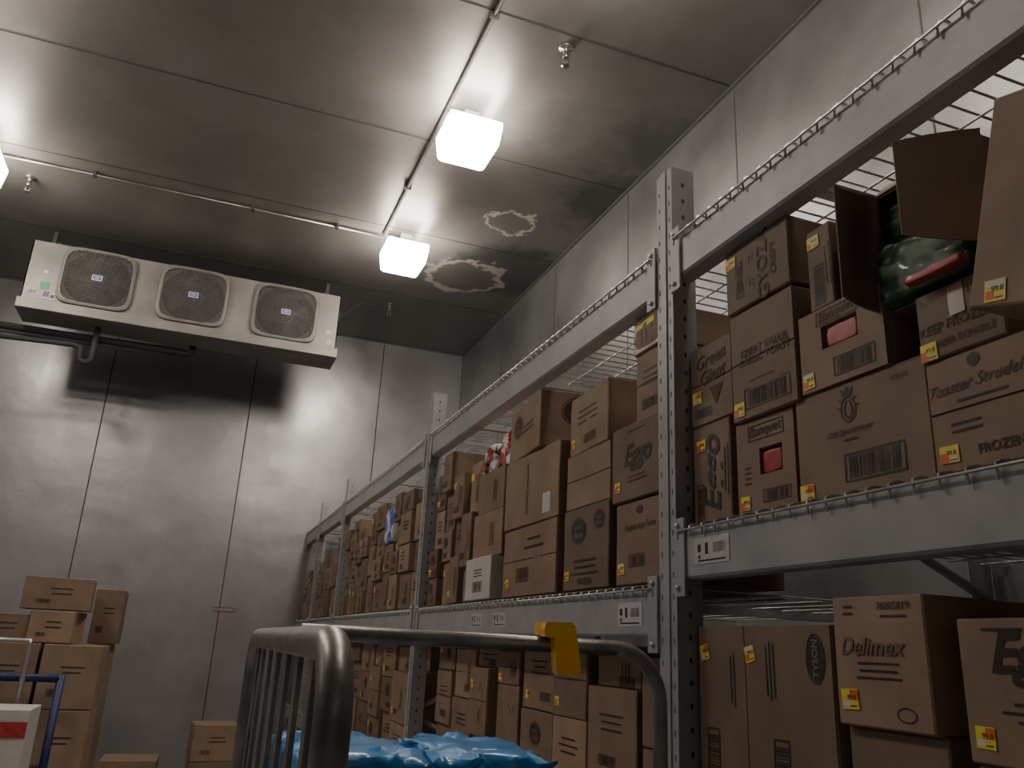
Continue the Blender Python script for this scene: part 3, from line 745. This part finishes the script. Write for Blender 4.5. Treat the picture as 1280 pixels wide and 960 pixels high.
for fx,fz in fans:
    mb=MB(); n=64
    prof=[(.305,EY-.003,6.),(.300,EY-.03,6.),(.284,EY-.036,5.5),(.272,EY-.036,5.),(.268,EY-.02,5.),(.266,EY+.05,3.)]
    vs=[];fs=[]
    for r,yy,p in prof:
        for j in range(n):
            a=2*math.pi*j/n; u,v=se(a,r,p); vs.append((fx+u,yy,fz+v*.90))
    for i in range(len(prof)-1):
        for j in range(n): fs.append((i*n+j,i*n+(j+1)%n,(i+1)*n+(j+1)%n,(i+1)*n+j))
    mb.add(vs,fs,'shroud',False); evo(mb,'fan_shroud')
    mb=MB(); g=EY-.034; st=.0185
    for i in range(-14,15):
        q=i*st; R_=.272; a=1-(abs(q)/R_)**5
        if a>0:
            L=R_*a**(1/5); mb.tube([(fx+q,g,fz-L*.90),(fx+q,g,fz+L*.90)],.0042,'guard',4); mb.tube([(fx-L,g-.005,fz+q*.90),(fx+L,g-.005,fz+q*.90)],.0042,'guard',4)
    evo(mb,'fan_guard')
    mb=MB(); mb.lathe([(0,-.03),(.07,-.03),(.075,-.015),(.075,.05),(0,.05)],(fx,EY+.03,fz),'blade',20,'Y')
    for b in range(4):
        a0=b*H2+.3
        vs=[];m=5
        for i in range(m+1):
            r=.07+.165*i/m; wd=.28+.12*i/m
            for s_ in (-1,1): vs.append((fx+r*math.cos(a0+s_*wd),EY+.05+s_*.03,fz+r*math.sin(a0+s_*wd)))
        mb.add(vs,[(2*i,2*i+1,2*i+3,2*i+2) for i in range(m)],'blade',True)
    evo(mb,'fan_blades')
    mb=MB(); D=Decal(mb,(fx,g-.012,fz),(1,0,0),(0,0,1)); D.rect(0,0,.085,.05,'white'); D.rect(0,0,.065,.032,'bluel',0,.001); D.rect(0,0,.04,.01,'white',0,.002); evo(mb,'fan_badge')
mb=MB(); D=Decal(mb,(0,EY-.004,0),(1,0,0),(0,0,1)); D.rect(-1.585,4.30,.07,.07,'greenl'); D.rect(-1.60,4.43,.035,.03,'white')
D.rect(-1.67,4.23,.09,.07,'paper'); D.rect(-1.54,4.215,.10,.08,'paper'); D.rect(-1.56,4.225,.05,.05,'purple',0,.001); D.barcode(-1.67,4.23,.07,.04,'black',0,False); D.rect(-1.51,4.21,.03,.03,'black',0,.001)
D.rect(.86,4.32,.05,.04,'paper'); D.rect(.88,4.22,.04,.05,'paper')
evo(mb,'warning_sticker')
mb=MB()
for x in (EX0+.12,EX1-.12):
    mb.box(x-.015,x+.015,EY+.18,EY+.21,EZ1,CZ-.001,'hang'); mb.box(x-.015,x+.015,EY+.4,EY+.43,EZ1,CZ-.001,'hang')
evo(mb,'hanger_bracket')
mb=MB(); mb.tube([(XL,7.92,3.99),(-.37,7.92,3.995)]+arc((-.37,7.92,4.035),.04,-H2,0,(1,0,0),(0,0,1),5)+[(-.33,7.92,4.066)],.032,'foam',10)
mb.tube([(XL,7.87,3.92),(-.75,7.87,3.93)],.018,'foam',8)
mb.tube([(-2.2,7.92,4.0),(-2.2,7.92,CZ)],.005,'hang',6)
mb.obj('refrigerant_pipe',label='black insulated refrigerant pipe running under the evaporator',category='pipe')
mb=MB(); mb.tube([(-1.14,7.80,4.066),(-1.14,7.80,3.80)]+arc((-1.19,7.80,3.78),.05,0,-math.pi,(1,0,0),(0,0,1),8)+[(-1.24,7.80,3.86),(-1.3,7.8,3.875),(XL,7.80,3.80)],.024,'foam',10)
mb.tube([(-2.3,7.80,3.84),(-2.3,7.80,CZ)],.005,'hang',6)
mb.obj('drain_pipe',label='dark drain pipe with trap below the evaporator',category='pipe')
mb=MB(); mb.tube([(.955,7.8,4.58),(1.02,7.8,4.60),(1.10,7.82,4.72),(1.2,7.86,4.80),(1.42,7.95,4.83),(1.44,7.96,4.885)],.009,'hang',8); mb.box(.952,.975,7.74,7.86,4.5,4.64,'hang',.005)
mb.obj('electrical_conduit',label='dark flexible conduit from evaporator end up to ceiling',category='conduit')

# ------------------------------------------------------------------ grey cart
cart=empty('stock_cart',(.5,1.5,0),label='grey tubular steel stock cart with slatted side gate',category='cart')
def co(mb,name,**k):
    mb.v=[(a-.5,b-1.5,c) for a,b,c in mb.v]; return mb.obj(name,parent=cart,**k)
mb=MB(); GX=.165; zt=1.495; R=.08; r=.0215
path=[(GX,.965,.2)]+arc((GX,.965+R,zt-R),R,math.pi,H2,(0,1,0),(0,0,1),8)+arc((GX,2.10-R,zt-R),R,H2,0,(0,1,0),(0,0,1),8)+[(GX,2.10,.2)]
mb.tube(path,r,'steel',16)
for z in (.35,1.15): mb.tube([(GX,.97,z),(GX,2.09,z)],.012,'steel',10)
co(mb,'side_gate')
for y in (1.15,1.3,1.45,1.6,1.75,1.9,2.0):
    mb=MB(); mb.box(GX-.004,GX+.004,y-.018,y+.018,.35,zt-.012,'steel',.002); co(mb,'gate_slat')
mb=MB(); BY=1.5; zt2=1.510; R=.10; r=.0145
path=[(.187,BY,zt2)]+[(.79,BY,zt2)]+arc((.79,BY,zt2-R),R,H2,0,(1,0,0),(0,0,1),8)+[(.892,BY,.2)]
mb.tube(path,r,'steel',12)
mb.tube([(.185,BY,.75),(.885,BY,.75)],.009,'steel',8)
co(mb,'end_frame')
mb=MB(); mb.box(.15,.90,.95,2.12,.17,.21,'steel',.006); co(mb,'cart_deck')
for x in (.24,.82):
    for y in (1.05,2.0):
        mb=MB(); mb.lathe([(0,-.02),(.055,-.02),(.062,-.012),(.062,.012),(.055,.02),(0,.02)],(x,y,.063),'rubber',20,'Y'); mb.box(x-.02,x+.02,y-.028,y-.022,.05,.17,'steel'); mb.box(x-.02,x+.02,y+.022,y+.028,.05,.17,'steel'); mb.box(x-.03,x+.03,y-.03,y+.03,.15,.171,'steel'); co(mb,'caster')
mb=MB()
def prism(pts,y0,y1,k,mb):
    n=len(pts); vs=[(a,y0,b) for a,b in pts]+[(a,y1,b) for a,b in pts]
    mb.add(vs,[(i,(i+1)%n,n+(i+1)%n,n+i) for i in range(n)]+[tuple(range(n))[::-1],tuple(range(n,2*n))],k)
prism([(.624,1.536),(.628,1.550),(.680,1.552),(.688,1.545),(.702,1.462),(.697,1.455),(.656,1.458),(.651,1.464),(.645,1.522),(.626,1.524)],BY-.036,BY-.015,'clip',mb)
prism([(.626,1.527),(.628,1.550),(.680,1.552),(.688,1.545),(.690,1.528)],BY-.015,BY+.018,'clip',mb)
co(mb,'latch_clip',label='bright yellow plastic latch clip')
G2='cartons on the grey cart'
for a in (.22,.53):
    for zz,zh in ((.215,.66),(.67,1.10)): carton(a,1.56,2.04,zz,zh,d=.3,rz=0,group=G2,label='brown carton on steel cart deck')
package(.335,1.80,1.207,.25,.44,.20,'blue','shiny blue plastic wrapped pack on cart',seed=4,name='blue_plastic_pack',cat='plastic pack',amp=.25,fine=.5)
package(.60,1.80,1.205,.25,.44,.20,'blue','crumpled blue plastic wrapped pack on cart',seed=14,name='blue_plastic_pack',cat='plastic pack',amp=.25,fine=.5)

# ------------------------------------------------------------------ left stock stack
pc=empty('platform_cart',(-1.0,6.0,0),label='blue steel platform cart carrying stacked cartons',category='cart')
def pco(mb,name,**k):
    mb.v=[(a+1.0,b-6.0,c) for a,b,c in mb.v]; return mb.obj(name,parent=pc,**k)
mb=MB(); mb.box(-1.65,-.40,5.36,6.75,.18,.22,'bluepaint',.006); pco(mb,'cart_deck')
mb=MB()
mb.tube([(-1.25,5.42,.19),(-1.25,5.42,1.24)],.022,'bluepaint',10); mb.tube([(-.60,5.42,.19),(-.60,5.42,1.24)],.022,'bluepaint',10)
mb.tube([(-1.25,5.42,1.22),(-.60,5.42,1.22)],.022,'bluepaint',10); mb.tube([(-1.25,5.42,.75),(-.60,5.42,.75)],.022,'bluepaint',10); pco(mb,'cart_handle')
for x in (-1.5,-.55):
    for y in (5.6,6.6):
        mb=MB(); mb.lathe([(0,-.02),(.06,-.02),(.07,-.012),(.07,.012),(.06,.02),(0,.02)],(x,y,.071),'rubber',20,'Y'); mb.box(x-.03,x+.03,y-.03,y-.024,.06,.18,'steel'); mb.box(x-.03,x+.03,y+.024,y+.03,.06,.18,'steel'); pco(mb,'caster')
mb=MB(); mb.tube([(-.77,5.30,0.0),(-.77,5.30,1.40)]+[(-.775,5.30,1.415),(-1.24,5.30,1.415),(-1.25,5.30,1.40),(-1.25,5.30,0)],.014,'wire',8)
mb.obj('metal_handle_frame',label='thin bare metal handle frame beside stacked cartons',category='cart handle')
G='cartons stacked on platform cart'
def fc(x0,x1,y0,y1,z0,z1,label,rz=0,mat='card',**k):
    def s(D,w,h): m_lines(D,w*.05,h*.65,w*.45,2,seed=int(x0*100)%50,h=.008,gap=.03); D.barcode(-w*.2,h*.25,w*.22,h*.12)
    return carton(x0,y0,y1,z0,z1,d=x1-x0,style='none',side=s,rz=rz,mat=mat,label=label,group=G,**k)
for (a,b) in ((-1.60,-1.10),(-1.08,-.76),(-.74,-.43)):
    fc(a,b,5.6,6.05,.225,.62,'brown carton low in a stack'); fc(a,b,6.1,6.6,.225,.62,'brown carton low in a stack')
    fc(a,b,5.6,6.05,.625,1.04,'brown carton midway up a stack'); fc(a,b,6.1,6.6,.625,1.04,'brown carton midway up a stack')
    fc(a,b,5.6,6.05,1.045,1.395,'pale brown carton high in a stack',mat='card2'); fc(a,b,6.1,6.6,1.045,1.395,'brown carton high in a stack')
fc(-1.12,-.87,5.68,5.98,1.402,1.555,'small brown carton tilted on a stack',rz=.12)
fc(-.84,-.60,5.66,5.98,1.402,1.58,'small brown carton on a stack',rz=-.1)
fc(-.93,-.56,5.70,6.0,1.588,1.775,'brown carton on the very top of a stack',rz=.05)
fc(-.57,-.40,6.12,6.5,1.402,1.74,'narrow brown carton at stack edge')
wb=fc(-.98,-.64,4.85,5.2,.78,1.10,'white carton with red printed band')
whitebox(wb); wb['group']='white and red cartons'
for c in list(wb.children):
    bpy.data.objects.remove(c)
mb=MB(); D=Decal(mb,(0,-.179,.0),(1,0,0),(0,0,1)); D.rect(0,.23,.338,.07,'red'); mb.obj('red_band',parent=wb)
fc(-1.0,-.62,4.83,5.22,.39,.775,'brown carton under a white one'); fc(-1.0,-.62,4.83,5.22,.001,.385,'brown carton on the floor')
for i in range(3): fc(.18,.52,7.4,7.75,.001+i*.27,.267+i*.27,'brown carton stacked on the floor near wall',rz=.04*i)
for i in range(2): fc(-.44,-.04,7.3,7.7,.001+i*.28,.277+i*.28,'brown carton stacked low on the floor',rz=-.03*i)
package(XF+.012,1.4425,DK+.113,.013,.065,.05,'red','red frozen food package inside a carton window',seed=1,amp=.05)
package(XF+.008,1.205,2.135,.013,.085,.042,'red','red frozen food package inside a torn carton',seed=2,amp=.05)

# ------------------------------------------------------------------ world + camera
w=bpy.data.worlds.new('world'); scene.world=w; w.use_nodes=True
w.node_tree.nodes['Background'].inputs[0].default_value=(.02,.02,.02,1)
cam=bpy.data.cameras.new('camera'); co_=bpy.data.objects.new('camera',cam); COL.objects.link(co_)
R_=Vector((.9326,-.3575,.0478)); F=Vector((.327,.8939,.3064))
F.normalize(); R_=(R_-F*R_.dot(F)).normalized(); U=R_.cross(F)
mt=Matrix(((R_.x,U.x,-F.x,0),(R_.y,U.y,-F.y,0),(R_.z,U.z,-F.z,1.5),(0,0,0,1)))
co_.matrix_world=mt
cam.sensor_width=36; cam.lens=28.83; cam.clip_start=.02
scene.camera=co_
